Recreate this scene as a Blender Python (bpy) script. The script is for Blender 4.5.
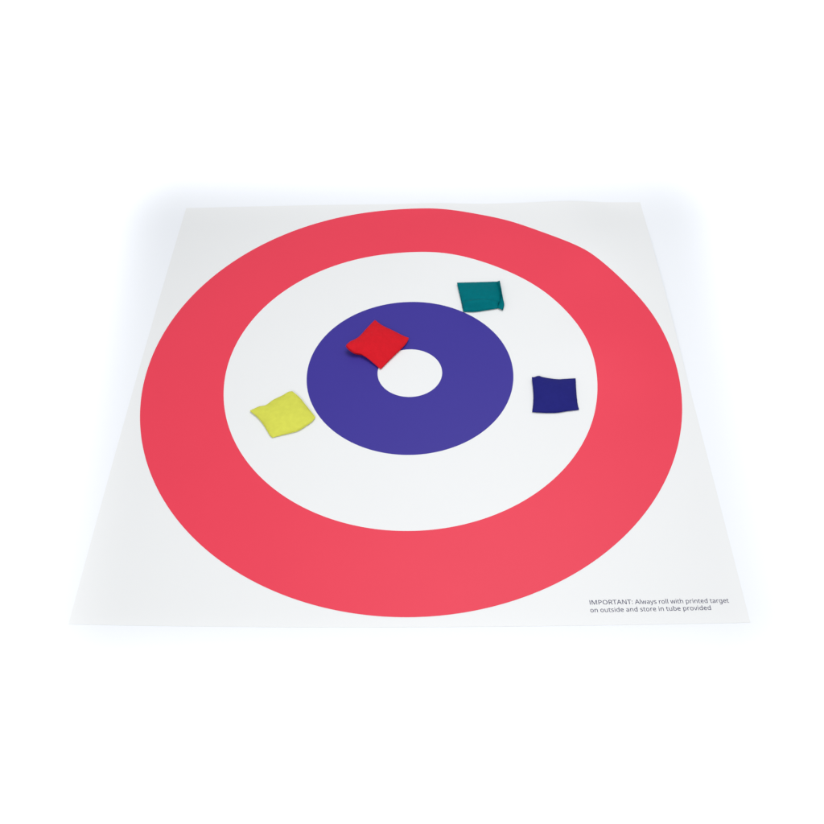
import bpy, bmesh, math, random
from mathutils import Vector, Matrix, noise

for o in list(bpy.data.objects):
    bpy.data.objects.remove(o, do_unlink=True)
scene = bpy.context.scene
col = scene.collection
R = math.radians
LIFT = 0.0001                       # the sheet's datum plane above the floor

# ------------------------------------------------------------------ camera
cam_d = bpy.data.cameras.new('camera')
cam_d.sensor_width = 36.0
cam_d.lens = 37.4306
cam_d.clip_start = 0.01
cam_d.clip_end = 200
cam = bpy.data.objects.new('camera', cam_d)
col.objects.link(cam)
cam.matrix_world = (Matrix.Translation((0.040780, -1.275223, 1.385825 + LIFT))
                    @ Matrix.Rotation(0.0302439, 4, 'Z')
                    @ Matrix.Rotation(0.6971268, 4, 'X')
                    @ Matrix.Rotation(-0.0309320, 4, 'Z'))
scene.camera = cam

# ------------------------------------------------------------------ world
world = bpy.data.worlds.new('World')
scene.world = world
world.use_nodes = True
bg = world.node_tree.nodes['Background']
bg.inputs['Color'].default_value = (0.97, 0.985, 1.0, 1)
bg.inputs['Strength'].default_value = 0.475

# ------------------------------------------------------------------ lamps
def aim(o, target):
    o.rotation_euler = (Vector(target) - o.location).to_track_quat('-Z', 'Y').to_euler()

def area_lamp(name, loc, target, sx, sy, power, colour=(1, 1, 1), spread=180, turn=0):
    d = bpy.data.lights.new(name, 'AREA')
    d.shape = 'RECTANGLE'
    d.size, d.size_y = sx, sy
    d.energy = power
    d.color = colour
    d.spread = R(spread)
    o = bpy.data.objects.new(name, d)
    col.objects.link(o)
    o.location = loc
    aim(o, target)
    o.rotation_euler.z += R(turn)
    return o

# soft overhead light a little to the right, and one from behind the camera
area_lamp('key_softbox', (0.36, 0.27, 2.1), (0.0, 0.0, 0), 1.4, 1.3, 28)
area_lamp('front_softbox', (-0.6, -2.6, 2.1), (0, 0, 0), 2.0, 1.0, 45)
# unseen strip lamps, added to make the floor fade to white round the sheet
area_lamp('added_strip_side', (-1.70, 0.5, 1.9), (-1.70, 0.5, 0), 1.7, 4.4, 37, spread=16, turn=5)
area_lamp('added_strip_side.001', (1.73, 0.5, 1.9), (1.73, 0.5, 0), 1.7, 4.4, 37, spread=15, turn=-5)
area_lamp('added_strip_back', (0.0, 1.81, 1.9), (0.0, 1.81, 0), 1.9, 1.9, 18.5, spread=23)
area_lamp('added_strip_front', (0.0, -1.25, 1.9), (0.0, -1.25, 0), 1.8, 1.0, 7.8, spread=12)

scene.view_settings.view_transform = 'Standard'
scene.view_settings.look = 'None'
scene.view_settings.exposure = 0.0
scene.view_settings.gamma = 1.0
scene.render.engine = 'CYCLES'
scene.render.resolution_x = 1024
scene.render.resolution_y = 1024

# ------------------------------------------------------------------ materials
def principled(name, colour, rough, spec=0.5):
    m = bpy.data.materials.new(name)
    m.use_nodes = True
    b = m.node_tree.nodes['Principled BSDF']
    b.inputs['Base Color'].default_value = (*colour, 1)
    b.inputs['Roughness'].default_value = rough
    b.inputs['Specular IOR Level'].default_value = spec
    return m, m.node_tree, b

def coords(nt, scale):
    tc = nt.nodes.new('ShaderNodeTexCoord')
    mp = nt.nodes.new('ShaderNodeMapping')
    mp.inputs['Scale'].default_value = (scale,) * 3
    nt.links.new(tc.outputs['Object'], mp.inputs['Vector'])
    return mp.outputs['Vector']

def print_mat(name, colour, rough=0.42, var=0.03):
    """smooth vinyl print: faint mottling of the ink, hardly any relief"""
    m, nt, b = principled(name, colour, rough, 0.25)
    v = coords(nt, 1)
    n = nt.nodes.new('ShaderNodeTexNoise')
    n.inputs['Scale'].default_value = 7
    n.inputs['Detail'].default_value = 5
    nt.links.new(v, n.inputs['Vector'])
    r = nt.nodes.new('ShaderNodeMapRange')
    r.inputs['To Min'].default_value = 1 - var
    r.inputs['To Max'].default_value = 1 + var
    nt.links.new(n.outputs['Fac'], r.inputs['Value'])
    mx = nt.nodes.new('ShaderNodeVectorMath')
    mx.operation = 'SCALE'
    mx.inputs[0].default_value = colour
    nt.links.new(r.outputs['Result'], mx.inputs['Scale'])
    nt.links.new(mx.outputs['Vector'], b.inputs['Base Color'])
    n2 = nt.nodes.new('ShaderNodeTexNoise')
    n2.inputs['Scale'].default_value = 900
    nt.links.new(v, n2.inputs['Vector'])
    bp = nt.nodes.new('ShaderNodeBump')
    bp.inputs['Strength'].default_value = 0.05
    bp.inputs['Distance'].default_value = 0.0005
    nt.links.new(n2.outputs['Fac'], bp.inputs['Height'])
    nt.links.new(bp.outputs['Normal'], b.inputs['Normal'])
    return m

def fabric_mat(name, colour, rough=0.75, sheen=0.0, spec=0.12):
    """woven cotton: fine crossed threads in the relief, slight unevenness of dye"""
    m, nt, b = principled(name, colour, rough, spec)
    b.inputs['Sheen Weight'].default_value = 0.0
    b.inputs['Sheen Roughness'].default_value = 0.5
    v = coords(nt, 1)
    n = nt.nodes.new('ShaderNodeTexNoise')
    n.inputs['Scale'].default_value = 90
    n.inputs['Detail'].default_value = 6
    nt.links.new(v, n.inputs['Vector'])
    r = nt.nodes.new('ShaderNodeMapRange')
    r.inputs['To Min'].default_value = 0.90
    r.inputs['To Max'].default_value = 1.10
    nt.links.new(n.outputs['Fac'], r.inputs['Value'])
    mx = nt.nodes.new('ShaderNodeVectorMath')
    mx.operation = 'SCALE'
    mx.inputs[0].default_value = colour
    nt.links.new(r.outputs['Result'], mx.inputs['Scale'])
    nt.links.new(mx.outputs['Vector'], b.inputs['Base Color'])
    add = None
    for d in ('X', 'Y'):
        w = nt.nodes.new('ShaderNodeTexWave')
        w.bands_direction = d
        w.inputs['Scale'].default_value = 320
        w.inputs['Distortion'].default_value = 1.5
        nt.links.new(v, w.inputs['Vector'])
        if add is None:
            add = w.outputs['Fac']
        else:
            a = nt.nodes.new('ShaderNodeMath')
            nt.links.new(add, a.inputs[0])
            nt.links.new(w.outputs['Fac'], a.inputs[1])
            add = a.outputs[0]
    bp = nt.nodes.new('ShaderNodeBump')
    bp.inputs['Strength'].default_value = 0.25
    bp.inputs['Distance'].default_value = 0.0004
    nt.links.new(add, bp.inputs['Height'])
    nt.links.new(bp.outputs['Normal'], b.inputs['Normal'])
    return m

M_FLOOR = print_mat('white_studio_floor', (0.765, 0.787, 0.825), 0.6, 0.004)
M_PAPER = print_mat('white_vinyl', (0.722, 0.732, 0.738), 0.45, 0.006)
M_RED = print_mat('red_ink', (0.7, 0.042, 0.078), 0.5, 0.02)
M_BLUE = print_mat('blue_ink', (0.035, 0.024, 0.255), 0.5, 0.02)
M_TEXT = print_mat('dark_blue_ink', (0.012, 0.01, 0.07), 0.5, 0.02)

# ------------------------------------------------------------------ helpers
def mesh_obj(name, verts, faces, mat, parent=None, smooth=True, origin=None):
    me = bpy.data.meshes.new(name)
    if origin is not None:
        verts = [(v[0] - origin[0], v[1] - origin[1], v[2] - origin[2]) for v in verts]
    me.from_pydata(verts, [], faces)
    me.materials.append(mat)
    if smooth:
        me.polygons.foreach_set('use_smooth', [True] * len(me.polygons))
    me.update()
    o = bpy.data.objects.new(name, me)
    col.objects.link(o)
    if parent:
        o.parent = parent
    return o

def thing(name, label, cat, loc, group=None):
    o = bpy.data.objects.new(name, None)
    o.empty_display_size = 0.05
    col.objects.link(o)
    o.location = loc
    o['label'] = label
    o['category'] = cat
    if group:
        o['group'] = group
    return o

# ------------------------------------------------------------------ floor
FL = 6.0
floor = mesh_obj('floor', [(-FL, -FL, 0), (FL, -FL, 0), (FL, FL, 0), (-FL, FL, 0)],
                 [(0, 1, 2, 3)], M_FLOOR)
floor['kind'] = 'structure'

# ------------------------------------------------------------------ the target sheet
# the sheet has been stored rolled: a low ridge runs through its far right
# corner, the rest lies flat.  Heights of the ridge on an 8 x 8 grid (metres)
WAVE = [0.0, 0.0, 0.0004, 0.0013, 0.0023, 0.003, 0.0025, 0.0009, 0.0, -0.0002, -0.0007, -0.0006, 0.0001,
        -0.001, -0.0028, -0.0025, 0.0002, 0.0005, 0.0004, -0.0005, 0.0013, 0.0037, 0.0018, -0.0008, 0.0011,
        -0.0003, 0.0021, 0.0003, -0.0026, -0.0011, 0.0003, -0.0006, 0.0052, -0.0033, 0.0006, 0.0032, 0.0001,
        -0.0018, 0.0016, 0.0033, 0.0078, -0.0025, -0.0015, 0.0037, 0.0066, 0.0034, 0.0005, 0.0003, 0.0034,
        0.0009, -0.0001, 0.0, 0.0015, 0.0003, -0.0023, -0.0023, -0.0004, 0.0014, 0.0019, 0.0008, 0.0005,
        0.0004, -0.0001, -0.0001]

def sheet_z(x, y):
    gx = [math.exp(-0.5 * ((x - 0.1 - 0.07 * i) / 0.07) ** 2) for i in range(8)]
    gy = [math.exp(-0.5 * ((y - 0.1 - 0.08 * j) / 0.10) ** 2) for j in range(8)]
    z = 0.0
    for i in range(8):
        for j in range(8):
            z += gx[i] * gy[j] * WAVE[i * 8 + j]
    # the crest of the ridge is a soft crease
    z += 0.0014 * math.exp(-0.5 * ((x - 0.438) / 0.022) ** 2 - 0.5 * ((y - 0.385) / 0.05) ** 2)
    return 0.5 * (z + math.sqrt(z * z + 4e-7)) + LIFT

mat_root = thing('target_mat', 'large square white sheet printed with a red ring and a blue ring',
                 'target mat', (0, 0, 0))
TH = 0.0002
def cubic(c, t):
    return ((c[0] * t + c[1]) * t + c[2]) * t + c[3]
# the cut edges are a touch bowed
BOTTOM = (-0.00458, 0.01966, 0.0011, -0.60446)
LEFT = (0.0, 0.00947, -0.0019, -0.60138)
RIGHT = (0.0, -0.00417, 0.00458, 0.60028)
TOP = [(-0.80, 0.5932), (-0.5982, 0.5969), (-0.396, 0.6008), (-0.19, 0.6034), (0.128, 0.6001), (0.286, 0.6000), (0.375, 0.6006),
       (0.442, 0.6007), (0.487, 0.6001), (0.532, 0.5992), (0.5983, 0.5981), (0.70, 0.5975)]
def top_edge(x):
    k = 1
    while k < len(TOP) - 3 and TOP[k + 1][0] < x:
        k += 1
    (xa, a), (xb, b), (xc, c), (xd, d) = TOP[k - 1:k + 3]
    t = (x - xb) / (xc - xb)
    mb = (c - a) / (xc - xa) * (xc - xb)
    mc = (d - b) / (xd - xb) * (xc - xb)
    return ((2 * t ** 3 - 3 * t * t + 1) * b + (t ** 3 - 2 * t * t + t) * mb
            + (3 * t * t - 2 * t ** 3) * c + (t ** 3 - t * t) * mc)
def sheet_xy(u, v):
    y = -0.6 + 1.2 * v
    x = cubic(LEFT, y) * (1 - u) + cubic(RIGHT, y) * u
    return x, cubic(BOTTOM, x) * (1 - v) + top_edge(x) * v
N = 130
vs, fs = [], []
for layer in (0, 1):
    for j in range(N + 1):
        for i in range(N + 1):
            x, y = sheet_xy(i / N, j / N)
            vs.append((x, y, sheet_z(x, y) - layer * TH))
W = N + 1
L2 = W * W
for j in range(N):
    for i in range(N):
        a = j * W + i
        fs.append((a, a + 1, a + W + 1, a + W))
        fs.append((L2 + a, L2 + a + W, L2 + a + W + 1, L2 + a + 1))
for i in range(N):
    a, b = i, i + 1
    fs.append((a, L2 + a, L2 + b, b))
    a, b = N * W + i, N * W + i + 1
    fs.append((b, L2 + b, L2 + a, a))
    a, b = i * W, (i + 1) * W
    fs.append((b, L2 + b, L2 + a, a))
    a, b = i * W + N, (i + 1) * W + N
    fs.append((a, L2 + a, L2 + b, b))
sheet = mesh_obj('sheet', vs, fs, M_PAPER, mat_root)
mod = sheet.modifiers.new('edges', 'EDGE_SPLIT')
mod.split_angle = R(50)

CX, CY = 0.00021, -0.00293
INK = 0.00025
def ring(name, r0, r1, mat):
    """a printed band between two radii, following the waves of the sheet"""
    na = 320
    nr = max(3, int((r1 - r0) / 0.008))
    v, f = [], []
    start = 0
    if r0 <= 0:
        v.append((CX, CY, sheet_z(CX, CY) + INK))
        start = 1
    radii = [r0 + (r1 - r0) * k / nr for k in range(nr + 1)]
    if r0 <= 0:
        radii = radii[1:]
    for r in radii:
        for k in range(na):
            t = 2 * math.pi * k / na
            x, y = CX + r * math.cos(t), CY + r * math.sin(t)
            v.append((x, y, sheet_z(x, y) + INK))
    for q in range(len(radii) - 1):
        for k in range(na):
            a = start + q * na + k
            b = start + q * na + (k + 1) % na
            f.append((a, a + na, b + na, b))
    if r0 <= 0:
        for k in range(na):
            f.append((0, start + k, start + (k + 1) % na))
    return mesh_obj(name, v, f, mat, mat_root)

ring('red_ring', 0.40588, 0.58293, M_RED)
ring('white_ring', 0.22621, 0.40588, M_PAPER)
ring('blue_ring', 0.07074, 0.22621, M_BLUE)
ring('bullseye', 0.0, 0.07074, M_PAPER)

# the printed instruction in the lower right corner: letter outlines (em units)
# as advance, flat x/y list, faces
GLYPHS = {
    '.': (0.215, [0.058,0.043,0.072,0.085,0.107,0.097,0.142,0.085,0.157,0.043,0.142,0.002,0.107,-0.011,0.072,0.002], [[1,3,2],[0,3,1],[0,4,3],[7,4,0],[7,5,4],[6,5,7]]),
    ':': (0.215, [0.058,0.387,0.072,0.429,0.107,0.441,0.142,0.429,0.157,0.387,0.142,0.345,0.107,0.332,0.072,0.345,0.058,0.043,0.072,0.085,0.107,0.097,0.142,0.085,0.157,0.043,0.142,0.002,0.107,-0.011,0.072,0.002], [[9,11,10],[8,11,9],[8,12,11],[15,12,8],[15,13,12],[14,13,15],[1,3,2],[0,3,1],[0,4,3],[7,4,0],[7,5,4],[6,5,7]]),
    'A': (0.512, [0.437,0.0,0.368,0.177,0.141,0.177,0.073,0.0,0.0,0.0,0.224,0.575,0.289,0.575,0.512,0.0,0.282,0.415,0.274,0.438,0.263,0.473,0.255,0.5,0.247,0.468,0.238,0.438,0.23,0.415,0.165,0.241,0.346,0.241], [[4,6,5],[4,11,6],[11,7,6],[4,12,11],[10,7,11],[9,7,10],[4,13,12],[4,14,13],[8,7,9],[4,15,14],[16,7,8],[4,2,15],[2,16,15],[2,1,16],[1,7,16],[4,3,2],[0,7,1]]),
    'I': (0.205, [0.067,0.0,0.138,0.0,0.138,0.573,0.067,0.573], [[0,1,2,3]]),
    'M': (0.727, [0.33,0.0,0.142,0.502,0.139,0.502,0.142,0.461,0.144,0.407,0.144,0.347,0.144,0.0,0.078,0.0,0.078,0.573,0.184,0.573,0.361,0.103,0.364,0.103,0.544,0.573,0.65,0.573,0.65,0.0,0.578,0.0,0.578,0.352,0.579,0.408,0.581,0.46,0.584,0.501,0.581,0.501,0.39,0.0], [[7,2,8],[2,9,8],[2,1,9],[1,10,9],[11,20,12],[20,13,12],[20,19,13],[19,14,13],[7,3,2],[0,10,1],[11,21,20],[18,14,19],[7,4,3],[17,14,18],[16,14,17],[7,5,4],[15,14,16],[7,6,5],[0,11,10],[0,21,11]]),
    'N': (0.609, [0.532,0.0,0.447,0.0,0.141,0.476,0.138,0.476,0.141,0.432,0.143,0.378,0.144,0.32,0.144,0.0,0.078,0.0,0.078,0.573,0.161,0.573,0.467,0.099,0.47,0.099,0.468,0.137,0.466,0.193,0.464,0.249,0.464,0.573,0.532,0.573], [[8,3,9],[3,10,9],[3,2,10],[2,11,10],[15,17,16],[15,0,17],[8,4,3],[1,11,2],[8,5,4],[8,6,5],[8,7,6],[14,0,15],[13,0,14],[12,0,13],[1,12,11],[1,0,12]]),
    'O': (0.626, [0.577,0.287,0.561,0.166,0.51,0.073,0.428,0.013,0.314,-0.008,0.196,0.013,0.114,0.073,0.065,0.167,0.049,0.288,0.078,0.442,0.166,0.545,0.314,0.581,0.459,0.545,0.547,0.442,0.125,0.287,0.145,0.163,0.207,0.083,0.314,0.055,0.42,0.083,0.481,0.163,0.501,0.287,0.456,0.457,0.314,0.518,0.207,0.49,0.145,0.411], [[10,12,11],[10,22,12],[22,13,12],[9,23,10],[23,22,10],[21,13,22],[9,24,23],[20,13,21],[20,0,13],[8,24,9],[8,14,24],[7,14,8],[7,15,14],[19,0,20],[19,1,0],[6,15,7],[19,2,1],[6,16,15],[18,2,19],[6,17,16],[17,2,18],[5,17,6],[17,3,2],[5,3,17],[4,3,5]]),
    'P': (0.485, [0.229,0.573,0.393,0.528,0.444,0.404,0.433,0.336,0.395,0.278,0.324,0.238,0.216,0.223,0.15,0.223,0.15,0.0,0.078,0.0,0.078,0.573,0.223,0.511,0.15,0.511,0.15,0.285,0.208,0.285,0.298,0.296,0.352,0.334,0.37,0.401,0.334,0.484], [[9,12,10],[12,0,10],[12,1,0],[12,11,1],[11,18,1],[18,2,1],[9,13,12],[17,2,18],[17,3,2],[16,3,17],[16,4,3],[15,4,16],[14,4,15],[9,7,13],[7,14,13],[7,4,14],[7,5,4],[7,6,5],[9,8,7]]),
    'R': (0.499, [0.236,0.573,0.353,0.555,0.422,0.5,0.444,0.41,0.427,0.334,0.385,0.285,0.33,0.257,0.487,0.0,0.403,0.0,0.264,0.237,0.15,0.237,0.15,0.0,0.078,0.0,0.078,0.573,0.232,0.51,0.15,0.51,0.15,0.298,0.236,0.298,0.338,0.325,0.37,0.407,0.355,0.467,0.31,0.5], [[12,15,13],[15,0,13],[15,1,0],[15,14,1],[14,2,1],[12,16,15],[21,2,14],[21,3,2],[20,3,21],[19,3,20],[19,4,3],[18,4,19],[18,5,4],[17,5,18],[12,10,16],[10,17,16],[10,5,17],[10,6,5],[10,9,6],[9,7,6],[12,11,10],[8,7,9]]),
    'T': (0.446, [0.259,0.0,0.187,0.0,0.187,0.509,0.008,0.509,0.008,0.573,0.437,0.573,0.437,0.509,0.259,0.509], [[3,5,4],[3,6,5],[2,6,3],[1,7,2],[7,6,2],[1,0,7]]),
    'a': (0.45, [0.231,0.437,0.347,0.403,0.385,0.293,0.385,0.0,0.334,0.0,0.32,0.061,0.317,0.061,0.279,0.022,0.234,-0.001,0.172,-0.008,0.103,0.006,0.055,0.048,0.037,0.119,0.087,0.219,0.243,0.257,0.316,0.259,0.316,0.285,0.293,0.359,0.227,0.38,0.163,0.37,0.106,0.347,0.084,0.4,0.151,0.426,0.252,0.208,0.141,0.182,0.11,0.119,0.132,0.066,0.188,0.049,0.279,0.079,0.315,0.172,0.315,0.21], [[22,1,0],[21,1,22],[21,18,1],[18,17,1],[17,2,1],[20,19,21],[19,18,21],[16,2,17],[16,3,2],[15,3,16],[14,30,15],[30,3,15],[13,30,14],[12,24,13],[24,23,13],[23,30,13],[29,3,30],[12,25,24],[28,5,29],[5,3,29],[11,25,12],[11,26,25],[27,6,28],[6,5,28],[11,27,26],[27,7,6],[4,3,5],[11,7,27],[10,7,11],[10,8,7],[9,8,10]]),
    'b': (0.493, [0.139,0.461,0.138,0.41,0.135,0.373,0.139,0.373,0.189,0.419,0.272,0.437,0.401,0.381,0.449,0.215,0.427,0.091,0.365,0.017,0.272,-0.008,0.189,0.01,0.139,0.055,0.133,0.055,0.119,0.0,0.068,0.0,0.068,0.609,0.139,0.609,0.26,0.379,0.188,0.361,0.15,0.308,0.139,0.217,0.139,0.214,0.165,0.093,0.261,0.051,0.348,0.093,0.376,0.216,0.348,0.338], [[15,17,16],[15,0,17],[15,1,0],[4,6,5],[3,18,4],[18,6,4],[15,2,1],[18,27,6],[27,7,6],[3,19,18],[15,3,2],[15,20,3],[20,19,3],[26,7,27],[15,21,20],[15,22,21],[25,7,26],[25,8,7],[15,23,22],[24,8,25],[15,13,23],[13,12,23],[12,24,23],[24,9,8],[15,14,13],[11,24,12],[11,9,24],[11,10,9]]),
    'd': (0.493, [0.221,-0.008,0.092,0.048,0.044,0.214,0.093,0.381,0.221,0.438,0.28,0.429,0.323,0.407,0.354,0.374,0.359,0.374,0.356,0.405,0.354,0.438,0.354,0.609,0.425,0.609,0.425,0.0,0.368,0.0,0.358,0.058,0.354,0.058,0.323,0.024,0.279,0.001,0.232,0.051,0.328,0.088,0.355,0.2,0.355,0.213,0.329,0.336,0.231,0.379,0.146,0.334,0.117,0.213,0.146,0.093], [[10,12,11],[10,13,12],[3,5,4],[9,13,10],[3,6,5],[3,24,6],[24,7,6],[8,13,9],[2,25,3],[25,24,3],[23,7,24],[23,8,7],[23,13,8],[22,13,23],[2,26,25],[1,26,2],[21,13,22],[1,27,26],[20,13,21],[1,19,27],[19,16,20],[16,15,20],[15,13,20],[19,17,16],[14,13,15],[1,17,19],[0,17,1],[0,18,17]]),
    'e': (0.452, [0.234,0.438,0.329,0.414,0.39,0.346,0.411,0.244,0.411,0.201,0.117,0.201,0.154,0.09,0.254,0.052,0.327,0.06,0.392,0.082,0.392,0.02,0.327,-0.001,0.251,-0.008,0.143,0.017,0.07,0.091,0.044,0.212,0.068,0.333,0.134,0.411,0.233,0.38,0.154,0.348,0.119,0.257,0.338,0.257,0.326,0.322,0.292,0.364], [[17,1,0],[17,2,1],[16,18,17],[18,2,17],[16,19,18],[23,2,18],[22,2,23],[16,20,19],[22,3,2],[15,20,16],[21,3,22],[15,21,20],[15,3,21],[15,4,3],[14,5,15],[5,4,15],[14,6,5],[13,6,14],[13,7,6],[8,10,9],[7,10,8],[13,10,7],[13,11,10],[12,11,13]]),
    'g': (0.493, [0.221,0.438,0.297,0.422,0.355,0.373,0.359,0.373,0.369,0.43,0.425,0.43,0.425,-0.007,0.404,-0.109,0.341,-0.172,0.233,-0.192,0.147,-0.186,0.078,-0.165,0.078,-0.1,0.149,-0.125,0.237,-0.134,0.324,-0.101,0.355,-0.013,0.355,0.004,0.356,0.032,0.358,0.057,0.354,0.057,0.299,0.008,0.221,-0.008,0.091,0.051,0.044,0.214,0.091,0.377,0.23,0.379,0.169,0.359,0.13,0.303,0.117,0.213,0.146,0.092,0.232,0.05,0.288,0.058,0.326,0.085,0.349,0.131,0.356,0.197,0.356,0.214,0.343,0.309,0.302,0.362], [[25,1,0],[3,5,4],[3,6,5],[25,26,1],[26,2,1],[25,27,26],[38,2,26],[24,27,25],[38,3,2],[38,37,3],[37,6,3],[24,28,27],[36,6,37],[24,29,28],[23,29,24],[35,6,36],[23,30,29],[34,6,35],[33,19,34],[19,6,34],[23,31,30],[32,19,33],[31,20,32],[20,19,32],[31,21,20],[18,6,19],[22,31,23],[22,21,31],[17,6,18],[16,6,17],[16,7,6],[15,7,16],[11,13,12],[14,7,15],[14,8,7],[11,14,13],[11,8,14],[10,8,11],[10,9,8]]),
    'h': (0.496, [0.139,0.431,0.138,0.399,0.135,0.37,0.14,0.37,0.174,0.407,0.221,0.429,0.273,0.437,0.36,0.421,0.413,0.37,0.431,0.28,0.431,0.0,0.361,0.0,0.361,0.275,0.338,0.353,0.265,0.379,0.189,0.36,0.15,0.308,0.139,0.222,0.139,0.0,0.068,0.0,0.068,0.609,0.139,0.609], [[19,21,20],[19,0,21],[5,7,6],[19,1,0],[4,7,5],[4,8,7],[3,14,4],[14,8,4],[19,2,1],[3,15,14],[13,8,14],[19,3,2],[19,16,3],[16,15,3],[13,9,8],[12,9,13],[19,17,16],[12,10,9],[11,10,12],[19,18,17]]),
    'i': (0.207, [0.104,0.591,0.133,0.58,0.145,0.546,0.133,0.512,0.104,0.501,0.075,0.512,0.063,0.546,0.075,0.58,0.139,0.43,0.139,0.0,0.068,0.0,0.068,0.43], [[10,8,11],[10,9,8],[7,1,0],[6,1,7],[6,2,1],[5,2,6],[5,3,2],[4,3,5]]),
    'l': (0.207, [0.139,0.0,0.068,0.0,0.068,0.609,0.139,0.609], [[1,3,2],[1,0,3]]),
    'n': (0.496, [0.275,0.438,0.391,0.401,0.431,0.28,0.431,0.0,0.361,0.0,0.361,0.275,0.338,0.353,0.265,0.379,0.166,0.338,0.139,0.223,0.139,0.0,0.068,0.0,0.068,0.43,0.125,0.43,0.136,0.371,0.14,0.371,0.175,0.409,0.222,0.431], [[17,1,0],[16,1,17],[11,13,12],[11,14,13],[15,1,16],[15,7,1],[7,6,1],[6,2,1],[15,8,7],[11,15,14],[11,8,15],[5,2,6],[11,9,8],[5,3,2],[4,3,5],[11,10,9]]),
    'o': (0.485, [0.442,0.216,0.428,0.121,0.388,0.051,0.324,0.007,0.241,-0.008,0.163,0.007,0.1,0.051,0.059,0.121,0.044,0.216,0.068,0.336,0.137,0.412,0.244,0.438,0.347,0.412,0.417,0.336,0.117,0.216,0.13,0.128,0.172,0.071,0.243,0.051,0.314,0.071,0.356,0.128,0.369,0.216,0.355,0.303,0.314,0.359,0.242,0.379,0.147,0.335], [[10,12,11],[9,12,10],[9,23,12],[23,13,12],[9,24,23],[22,13,23],[21,13,22],[8,24,9],[21,0,13],[8,14,24],[20,0,21],[7,14,8],[7,15,14],[19,0,20],[19,1,0],[7,16,15],[18,1,19],[6,16,7],[18,2,1],[6,17,16],[17,2,18],[5,17,6],[5,2,17],[5,3,2],[4,3,5]]),
    'p': (0.493, [0.273,0.438,0.401,0.383,0.449,0.216,0.427,0.093,0.365,0.017,0.272,-0.008,0.213,0.001,0.17,0.024,0.139,0.055,0.134,0.055,0.137,0.02,0.139,-0.016,0.139,-0.192,0.068,-0.192,0.068,0.43,0.126,0.43,0.136,0.371,0.139,0.371,0.17,0.405,0.213,0.429,0.26,0.379,0.19,0.362,0.152,0.313,0.139,0.229,0.139,0.216,0.15,0.126,0.188,0.07,0.261,0.051,0.326,0.072,0.364,0.131,0.376,0.217,0.348,0.334], [[19,1,0],[13,15,14],[13,16,15],[18,1,19],[17,20,18],[20,1,18],[20,31,1],[31,2,1],[17,21,20],[13,17,16],[13,22,17],[22,21,17],[30,2,31],[13,23,22],[13,24,23],[29,2,30],[13,25,24],[29,3,2],[28,3,29],[13,9,25],[9,26,25],[28,4,3],[27,4,28],[9,8,26],[8,27,26],[13,10,9],[7,27,8],[7,4,27],[6,4,7],[13,11,10],[6,5,4],[13,12,11]]),
    'r': (0.331, [0.269,0.438,0.295,0.437,0.319,0.433,0.31,0.368,0.287,0.372,0.264,0.374,0.217,0.363,0.176,0.334,0.149,0.289,0.139,0.229,0.139,0.0,0.068,0.0,0.068,0.43,0.126,0.43,0.134,0.351,0.137,0.351,0.17,0.395,0.214,0.426], [[17,1,0],[17,2,1],[17,3,2],[11,13,12],[11,14,13],[16,3,17],[15,5,16],[5,4,16],[4,3,16],[15,6,5],[15,7,6],[11,15,14],[11,8,15],[8,7,15],[11,9,8],[11,10,9]]),
    's': (0.384, [0.348,0.119,0.327,0.049,0.268,0.006,0.176,-0.008,0.099,-0.001,0.042,0.019,0.042,0.083,0.104,0.06,0.178,0.049,0.256,0.066,0.28,0.112,0.271,0.141,0.239,0.167,0.174,0.196,0.103,0.228,0.057,0.266,0.041,0.324,0.085,0.408,0.202,0.438,0.275,0.43,0.339,0.409,0.315,0.353,0.258,0.372,0.197,0.38,0.131,0.366,0.108,0.328,0.119,0.298,0.154,0.274,0.219,0.246,0.289,0.215,0.333,0.176], [[17,19,18],[17,20,19],[17,22,20],[22,21,20],[16,24,17],[24,23,17],[23,22,17],[16,25,24],[16,26,25],[15,26,16],[15,27,26],[15,28,27],[14,28,15],[14,29,28],[13,29,14],[13,30,29],[12,30,13],[12,0,30],[11,0,12],[10,0,11],[10,1,0],[9,1,10],[5,7,6],[8,1,9],[5,8,7],[5,1,8],[5,2,1],[4,2,5],[4,3,2]]),
    't': (0.289, [0.212,0.05,0.245,0.053,0.272,0.059,0.272,0.005,0.24,-0.004,0.2,-0.008,0.138,0.004,0.091,0.044,0.074,0.125,0.074,0.375,0.013,0.375,0.013,0.409,0.075,0.437,0.103,0.528,0.144,0.528,0.144,0.43,0.269,0.43,0.269,0.375,0.144,0.375,0.144,0.127,0.163,0.069], [[12,14,13],[12,15,14],[11,15,12],[11,16,15],[11,17,16],[10,17,11],[9,17,10],[8,18,9],[18,17,9],[8,19,18],[8,20,19],[7,20,8],[7,0,20],[1,3,2],[0,3,1],[7,3,0],[6,3,7],[6,4,3],[5,4,6]]),
    'u': (0.496, [0.427,0.43,0.427,0.0,0.37,0.0,0.359,0.057,0.356,0.057,0.321,0.02,0.273,-0.001,0.22,-0.008,0.134,0.008,0.081,0.059,0.063,0.148,0.063,0.43,0.135,0.43,0.135,0.153,0.158,0.076,0.23,0.051,0.306,0.069,0.345,0.121,0.357,0.206,0.357,0.43], [[10,12,11],[10,13,12],[18,0,19],[18,1,0],[17,1,18],[10,14,13],[9,14,10],[16,3,17],[3,1,17],[9,15,14],[15,4,16],[4,3,16],[8,15,9],[15,5,4],[2,1,3],[8,5,15],[8,6,5],[7,6,8]]),
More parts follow.
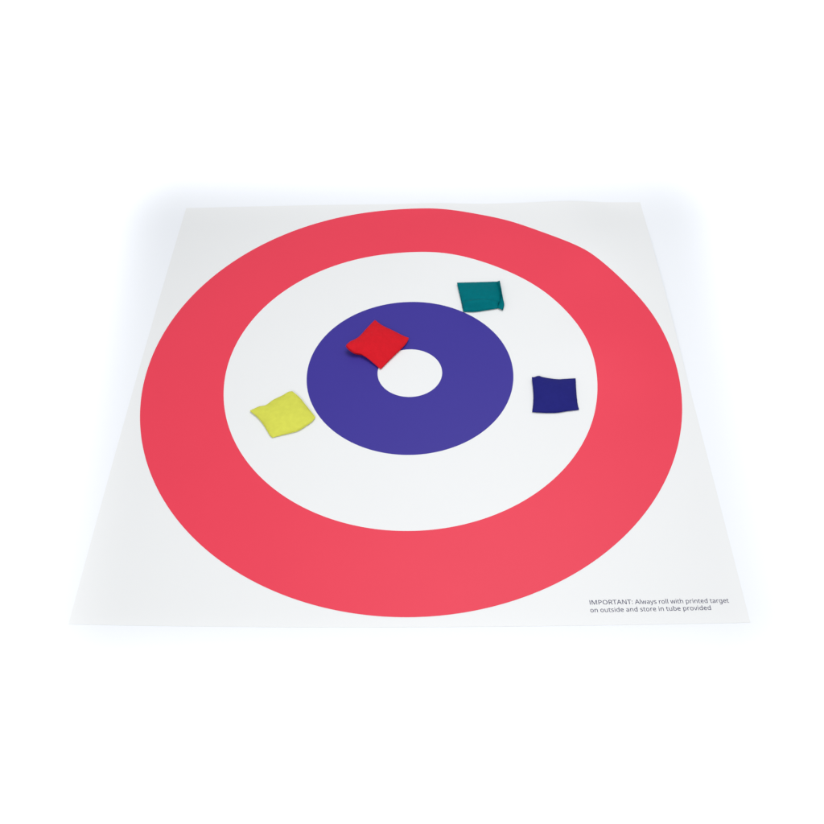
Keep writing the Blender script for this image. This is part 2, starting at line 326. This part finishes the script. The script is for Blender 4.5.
    'v': (0.407, [0.163,0.0,0.0,0.43,0.075,0.43,0.167,0.176,0.18,0.137,0.193,0.096,0.201,0.063,0.204,0.063,0.214,0.096,0.227,0.138,0.241,0.176,0.332,0.43,0.407,0.43,0.244,0.0], [[0,2,1],[0,3,2],[10,12,11],[10,13,12],[0,4,3],[9,13,10],[8,13,9],[0,5,4],[7,13,8],[0,6,5],[0,7,6],[0,13,7]]),
    'w': (0.63, [0.346,0.243,0.336,0.276,0.328,0.308,0.321,0.335,0.316,0.357,0.313,0.357,0.308,0.335,0.302,0.307,0.294,0.275,0.284,0.242,0.207,0.001,0.127,0.001,0.009,0.431,0.082,0.431,0.141,0.201,0.153,0.154,0.163,0.109,0.169,0.073,0.172,0.073,0.178,0.097,0.185,0.128,0.193,0.16,0.201,0.188,0.277,0.431,0.354,0.431,0.428,0.188,0.44,0.149,0.451,0.109,0.457,0.074,0.46,0.074,0.466,0.108,0.477,0.153,0.489,0.201,0.549,0.431,0.621,0.431,0.502,0.001,0.419,0.001], [[11,13,12],[11,14,13],[22,24,23],[22,5,24],[5,4,24],[4,25,24],[32,34,33],[32,35,34],[22,6,5],[3,25,4],[22,7,6],[2,25,3],[1,25,2],[22,8,7],[0,25,1],[22,9,8],[36,25,0],[22,10,9],[11,15,14],[31,35,32],[21,10,22],[36,26,25],[20,10,21],[11,16,15],[30,35,31],[36,27,26],[19,10,20],[11,17,16],[36,28,27],[29,35,30],[18,10,19],[36,29,28],[36,35,29],[11,18,17],[11,10,18]]),
    'y': (0.409, [0.001,0.43,0.076,0.43,0.169,0.185,0.184,0.144,0.196,0.105,0.205,0.068,0.209,0.068,0.224,0.121,0.245,0.186,0.333,0.43,0.409,0.43,0.224,-0.059,0.188,-0.13,0.138,-0.176,0.067,-0.192,0.034,-0.19,0.009,-0.186,0.009,-0.13,0.03,-0.133,0.056,-0.135,0.099,-0.126,0.13,-0.099,0.152,-0.059,0.174,-0.002], [[23,1,0],[23,2,1],[8,10,9],[8,11,10],[7,11,8],[23,3,2],[23,4,3],[6,11,7],[23,5,4],[23,6,5],[23,11,6],[22,11,23],[21,11,22],[21,12,11],[20,12,21],[19,12,20],[19,13,12],[16,18,17],[16,19,18],[16,13,19],[16,14,13],[15,14,16]]),
}
SPACE = 0.209

def lettering():
    lines = (('IMPORTANT: Always roll with printed target', (0.3232, -0.5627), (0.5680, -0.5598)),
             ('on outside and store in tube provided', (0.3223, -0.5776), (0.5337, -0.5737)))
    EM_HEIGHT = 0.0148
    vs, fs = [], []
    for text, a, b in lines:
        pen, pts, polys = 0.0, [], []
        for ch in text:
            if ch == ' ':
                pen += SPACE
                continue
            adv, co, fc = GLYPHS[ch]
            base = len(pts)
            wide = 1.13 if ch.isupper() else 1.0
            for k in range(0, len(co), 2):
                pts.append((pen + co[k] * wide, co[k + 1]))
            polys += [[base + q for q in f] for f in fc]
            pen += adv * wide
        x0, x1 = min(p[0] for p in pts), max(p[0] for p in pts)
        A, B = Vector(a), Vector(b)
        d = B - A
        sx = d.length / (x1 - x0)
        d.normalize()
        nrm = Vector((-d.y, d.x))
        base = len(vs)
        for px, py in pts:
            p = A + d * ((px - x0) * sx) + nrm * (py * EM_HEIGHT)
            vs.append((p.x, p.y, sheet_z(p.x, p.y) + 0.0003))
        fs += [[base + q for q in f] for f in polys]
    return mesh_obj('lettering', vs, fs, M_TEXT, mat_root, smooth=False)
lettering()

# ------------------------------------------------------------------ bean bags
# seam outline of each bag: four sides from corner to corner, x, y and height of
# the seam above the sheet (metres)
SEAMS = {
    'red': [[[-0.1422,0.0625,0.017],[-0.1317,0.078,0.0154],[-0.1149,0.0951,0.0133],[-0.0997,0.1227,0.0108],[-0.0815,0.1541,0.008]],[[-0.0815,0.1541,0.008],[-0.0642,0.1366,0.0075],[-0.0388,0.12,0.0069],[-0.0165,0.1042,0.0063],[-0.0033,0.097,0.006]],[[-0.0033,0.097,0.006],[-0.0094,0.081,0.0056],[-0.0227,0.0615,0.0049],[-0.0425,0.0353,0.004],[-0.0639,0.0059,0.003]],[[-0.0639,0.0059,0.003],[-0.0756,0.0172,0.0053],[-0.0908,0.0319,0.0082],[-0.1067,0.0441,0.011],[-0.1141,0.0462,0.0121],[-0.126,0.0474,0.0139],[-0.1358,0.0539,0.0156],[-0.1422,0.0625,0.017]]],
    'green': [[[0.124,0.1858,0.0025],[0.119,0.2277,0.0041],[0.1118,0.28,0.006]],[[0.1118,0.28,0.006],[0.1635,0.2824,0.0054],[0.1903,0.2835,0.0052],[0.2052,0.2841,0.005]],[[0.2052,0.2841,0.005],[0.2108,0.2564,0.0044],[0.2128,0.2324,0.0039],[0.2068,0.2102,0.0033],[0.2029,0.195,0.003]],[[0.2029,0.195,0.003],[0.1777,0.1903,0.0028],[0.1505,0.1853,0.0027],[0.124,0.1858,0.0025]]],
    'navy': [[[0.2586,-0.1201,0.0025],[0.2625,-0.0976,0.0034],[0.2651,-0.0712,0.0044],[0.2653,-0.0413,0.0055],[0.2652,-0.0266,0.006]],[[0.2652,-0.0266,0.006],[0.2697,-0.0267,0.0059],[0.2795,-0.023,0.0057],[0.2883,-0.0269,0.0055],[0.3159,-0.033,0.0049],[0.3346,-0.0328,0.0045],[0.3577,-0.0313,0.004]],[[0.3577,-0.0313,0.004],[0.3551,-0.0722,0.003],[0.3545,-0.0984,0.0024],[0.3556,-0.1149,0.002]],[[0.3556,-0.1149,0.002],[0.3329,-0.1179,0.0021],[0.3097,-0.122,0.0022],[0.2846,-0.1223,0.0024],[0.2586,-0.1201,0.0025]]],
    'yellow': [[[-0.3365,-0.1124,0.004],[-0.3192,-0.1021,0.0044],[-0.3045,-0.0981,0.0047],[-0.2908,-0.0843,0.0051],[-0.2731,-0.0729,0.0055],[-0.2601,-0.0625,0.0058],[-0.2521,-0.061,0.006]],[[-0.2521,-0.061,0.006],[-0.2353,-0.0781,0.0055],[-0.2193,-0.1005,0.0049],[-0.1975,-0.1316,0.004]],[[-0.1975,-0.1316,0.004],[-0.2042,-0.1433,0.0038],[-0.2149,-0.1532,0.0035],[-0.2298,-0.1658,0.0031],[-0.2474,-0.172,0.0027],[-0.2627,-0.1766,0.0024],[-0.2814,-0.1827,0.002]],[[-0.2814,-0.1827,0.002],[-0.2877,-0.1762,0.0022],[-0.3019,-0.1518,0.0028],[-0.3169,-0.1313,0.0034],[-0.3365,-0.1124,0.004]]],
}
HEM_IN = [[0.2053, 0.2852, 0.004], [0.2109, 0.2568, 0.004], [0.2127, 0.2323, 0.004], [0.2067, 0.2095, 0.004], [0.2029, 0.195, 0.003]]
HEM_OUT = [[0.2124, 0.2794, 0.013], [0.2148, 0.2474, 0.012], [0.2166, 0.221, 0.011], [0.2182, 0.2002, 0.009], [0.2143, 0.1871, 0.003]]

def smooth_side(pts, n):
    """Catmull-Rom through the points, resampled evenly by arc length"""
    P = [Vector(p) for p in pts]
    P = [P[0] * 2 - P[1]] + P + [P[-1] * 2 - P[-2]]
    fine = []
    for i in range(1, len(P) - 2):
        for k in range(24):
            t = k / 24
            a, b, c, d = P[i - 1], P[i], P[i + 1], P[i + 2]
            fine.append(0.5 * ((2 * b) + (c - a) * t + (2 * a - 5 * b + 4 * c - d) * t * t
                               + (3 * b - a - 3 * c + d) * t ** 3))
    fine.append(P[-2].copy())
    s = [0.0]
    for i in range(1, len(fine)):
        s.append(s[-1] + (fine[i] - fine[i - 1]).length)
    out = []
    j = 0
    for k in range(n + 1):
        t = s[-1] * k / n
        while j < len(s) - 2 and s[j + 1] < t:
            j += 1
        u = (t - s[j]) / max(1e-9, s[j + 1] - s[j])
        out.append(fine[j].lerp(fine[j + 1], min(1, max(0, u))))
    return out

def bag_cover(name, seams, mat, parent, fill, seed, skew=(0.0, 0.0), extra=None, lump=0.0012):
    """two squares of cloth sewn together and loosely filled"""
    n = 56
    e0 = smooth_side(seams[0], n)            # u=0, v 0..1
    e1 = smooth_side(seams[1], n)            # v=1, u 0..1
    e2 = smooth_side(seams[2], n)[::-1]      # u=1, v 0..1
    e3 = smooth_side(seams[3], n)[::-1]      # v=0, u 0..1
    c00, c01, c11, c10 = e0[0], e0[-1], e1[-1], e3[-1]
    off = Vector((seed * 7.31, seed * 3.17, seed * 1.93))
    top, bot = [], []
    for j in range(n + 1):
        v = j / n
        for i in range(n + 1):
            u = i / n
            p = (e0[j] * (1 - u) + e2[j] * u + e3[i] * (1 - v) + e1[i] * v
                 - (c00 * (1 - u) * (1 - v) + c10 * u * (1 - v) + c01 * (1 - u) * v + c11 * u * v))
            du, dv = 4 * u * (1 - u), 4 * v * (1 - v)
            # plump in the middle, flattening towards the sewn edges and corners
            prof = (du ** 0.62) * (dv ** 0.62)
            su = 1 + skew[0] * (u - 0.5) * 2 + skew[1] * (v - 0.5) * 2
            q = Vector((p.x, p.y, 0))
            lumpy = noise.fractal(q * 42 + off, 1.0, 2.1, 3) * lump * min(1, 2.5 * prof)
            pucker = noise.noise(Vector((u * 9, v * 9, 0)) + off) * 0.0011 * (1 - prof) * min(1, 8 * min(du, dv))
            sz = sheet_z(p.x, p.y) + INK
            ht = p.z + fill * prof * su + lumpy + pucker
            if extra:
                ht += extra(u, v)
            hb = max(0.0004, p.z - 1.25 * p.z * min(1, 2.2 * prof))
            top.append((p.x, p.y, sz + max(ht, hb + 0.0006)))
            bot.append((p.x, p.y, sz + hb))
    W = n + 1
    vs = list(top)
    idx = {}
    for j in range(W):
        for i in range(W):
            k = j * W + i
            if i in (0, n) or j in (0, n):
                idx[k] = k
                vs[k] = (top[k][0], top[k][1], (top[k][2] + bot[k][2]) / 2 if False else top[k][2])
            else:
                idx[k] = len(vs)
                vs.append(bot[k])
    fs = []
    for j in range(n):
        for i in range(n):
            a, b, c, d = j * W + i, j * W + i + 1, (j + 1) * W + i + 1, (j + 1) * W + i
            fs.append((a, b, c, d))
            fs.append((idx[a], idx[d], idx[c], idx[b]))
    return mesh_obj(name, vs, fs, mat, parent, origin=parent.location if parent else None)

def base_of(seams):
    pts = [p for s in seams for p in s]
    x = sum(p[0] for p in pts) / len(pts)
    y = sum(p[1] for p in pts) / len(pts)
    return (x, y, sheet_z(x, y))

def gauss(u, v, u0, v0, ru, rv):
    return math.exp(-((u - u0) / ru) ** 2 - ((v - v0) / rv) ** 2)

def edge_seam(name, seams, mat, parent, seed, rad=0.0009):
    """the stitched edge all round the bag: a thin rolled hem"""
    pts = []
    for s in seams:
        pts += smooth_side(s, 40)[:-1]
    m, ns = len(pts), 6
    vs, fs = [], []
    for k, p in enumerate(pts):
        t = (pts[(k + 1) % m] - pts[k - 1]); t.z = 0
        t.normalize()
        side = Vector((t.y, -t.x, 0))
        r = rad * (1 + 0.25 * noise.noise(Vector((k * 0.35, seed, 0))))
        z = sheet_z(p.x, p.y) + INK + max(p.z, r)
        for a in range(ns):
            g = 2 * math.pi * a / ns
            vs.append((p.x + side.x * math.cos(g) * r, p.y + side.y * math.cos(g) * r,
                       z + math.sin(g) * r))
    for k in range(m):
        for a in range(ns):
            b = (a + 1) % ns
            k2 = (k + 1) % m
            fs.append((k * ns + a, k * ns + b, k2 * ns + b, k2 * ns + a))
    return mesh_obj(name, vs, fs, mat, parent, origin=parent.location)

GROUP = 'small square bean bags lying on the target mat'
def bean_bag(key, label, mat, fill, seed, skew=(0, 0), extra=None, lump=0.0012):
    root = thing('bean_bag', label, 'bean bag', base_of(SEAMS[key]), GROUP)
    bag_cover('cover', SEAMS[key], mat, root, fill, seed, skew, extra, lump)
    edge_seam('seam', SEAMS[key], mat, root, seed)
    return root

bean_bag('red', 'bright red square bean bag lying across the blue ring and touching the white centre',
         fabric_mat('red_cloth', (0.565, 0.0075, 0.016), 0.8), 0.010, 1, (0.0, 0.1),
         lambda u, v: 0.005 * gauss(u, v, 0.10, 0.06, 0.22, 0.2) - 0.003 * gauss(u, v, 0.42, 0.0, 0.2, 0.12))
green_cloth = fabric_mat('teal_cloth', (0.0, 0.134, 0.157), 0.6, 0.0, 0.03)
green = bean_bag('green', 'dark teal bean bag with a folded edge, touching the rim of the blue ring',
                 green_cloth, 0.012, 2, (0.0, -0.25),
                 lambda u, v: 0.0085 * gauss(u, v, 0.35, 0.17, 0.55, 0.09) - 0.003 * gauss(u, v, 0.8, 0.27, 0.25, 0.05))
bean_bag('navy', 'flat navy blue square bean bag lying on the white ring close to the red ring',
         fabric_mat('navy_cloth', (0.0125, 0.0135, 0.155), 0.8), 0.012, 3, (0, 0), None, 0.0008)
bean_bag('yellow', 'lime yellow square bean bag lying on the white ring beside the blue ring',
         fabric_mat('yellow_cloth', (0.585, 0.60, 0.080), 0.8), 0.011, 4, (0.1, 0.0), None, 0.0008)

# the folded edge of the teal bag: a strip of cloth standing up along one side
def hem():
    n, rows, th = 48, 6, 0.0008
    a, b = smooth_side(HEM_IN, n), smooth_side(HEM_OUT, n)
    front, back = [], []
    for k in range(n + 1):
        for r in range(rows + 1):
            t = r / rows
            p = a[k].lerp(b[k], t)
            p.z += 0.0012 * math.sin(math.pi * t) * (0.2 + k / n) + 0.0006 * math.sin(k * 0.55) * t
            z = sheet_z(p.x, p.y) + INK + max(0.001, p.z)
            front.append((p.x, p.y, z))
            back.append((p.x + th, p.y, z - th))
    m = len(front)
    vs = front + back
    fs = []
    w = rows + 1
    for k in range(n):
        for r in range(rows):
            i = k * w + r
            fs.append((i, i + 1, i + w + 1, i + w))
            fs.append((m + i, m + i + w, m + i + w + 1, m + i + 1))
        for i, j in ((k * w, (k + 1) * w), (k * w + rows, (k + 1) * w + rows)):
            fs.append((i, j, m + j, m + i))
    for r in range(rows):
        for i in (r, n * w + r):
            fs.append((i, i + 1, m + i + 1, m + i))
    o = mesh_obj('folded_hem', vs, fs, green_cloth, green, origin=green.location)
    return o
hem()
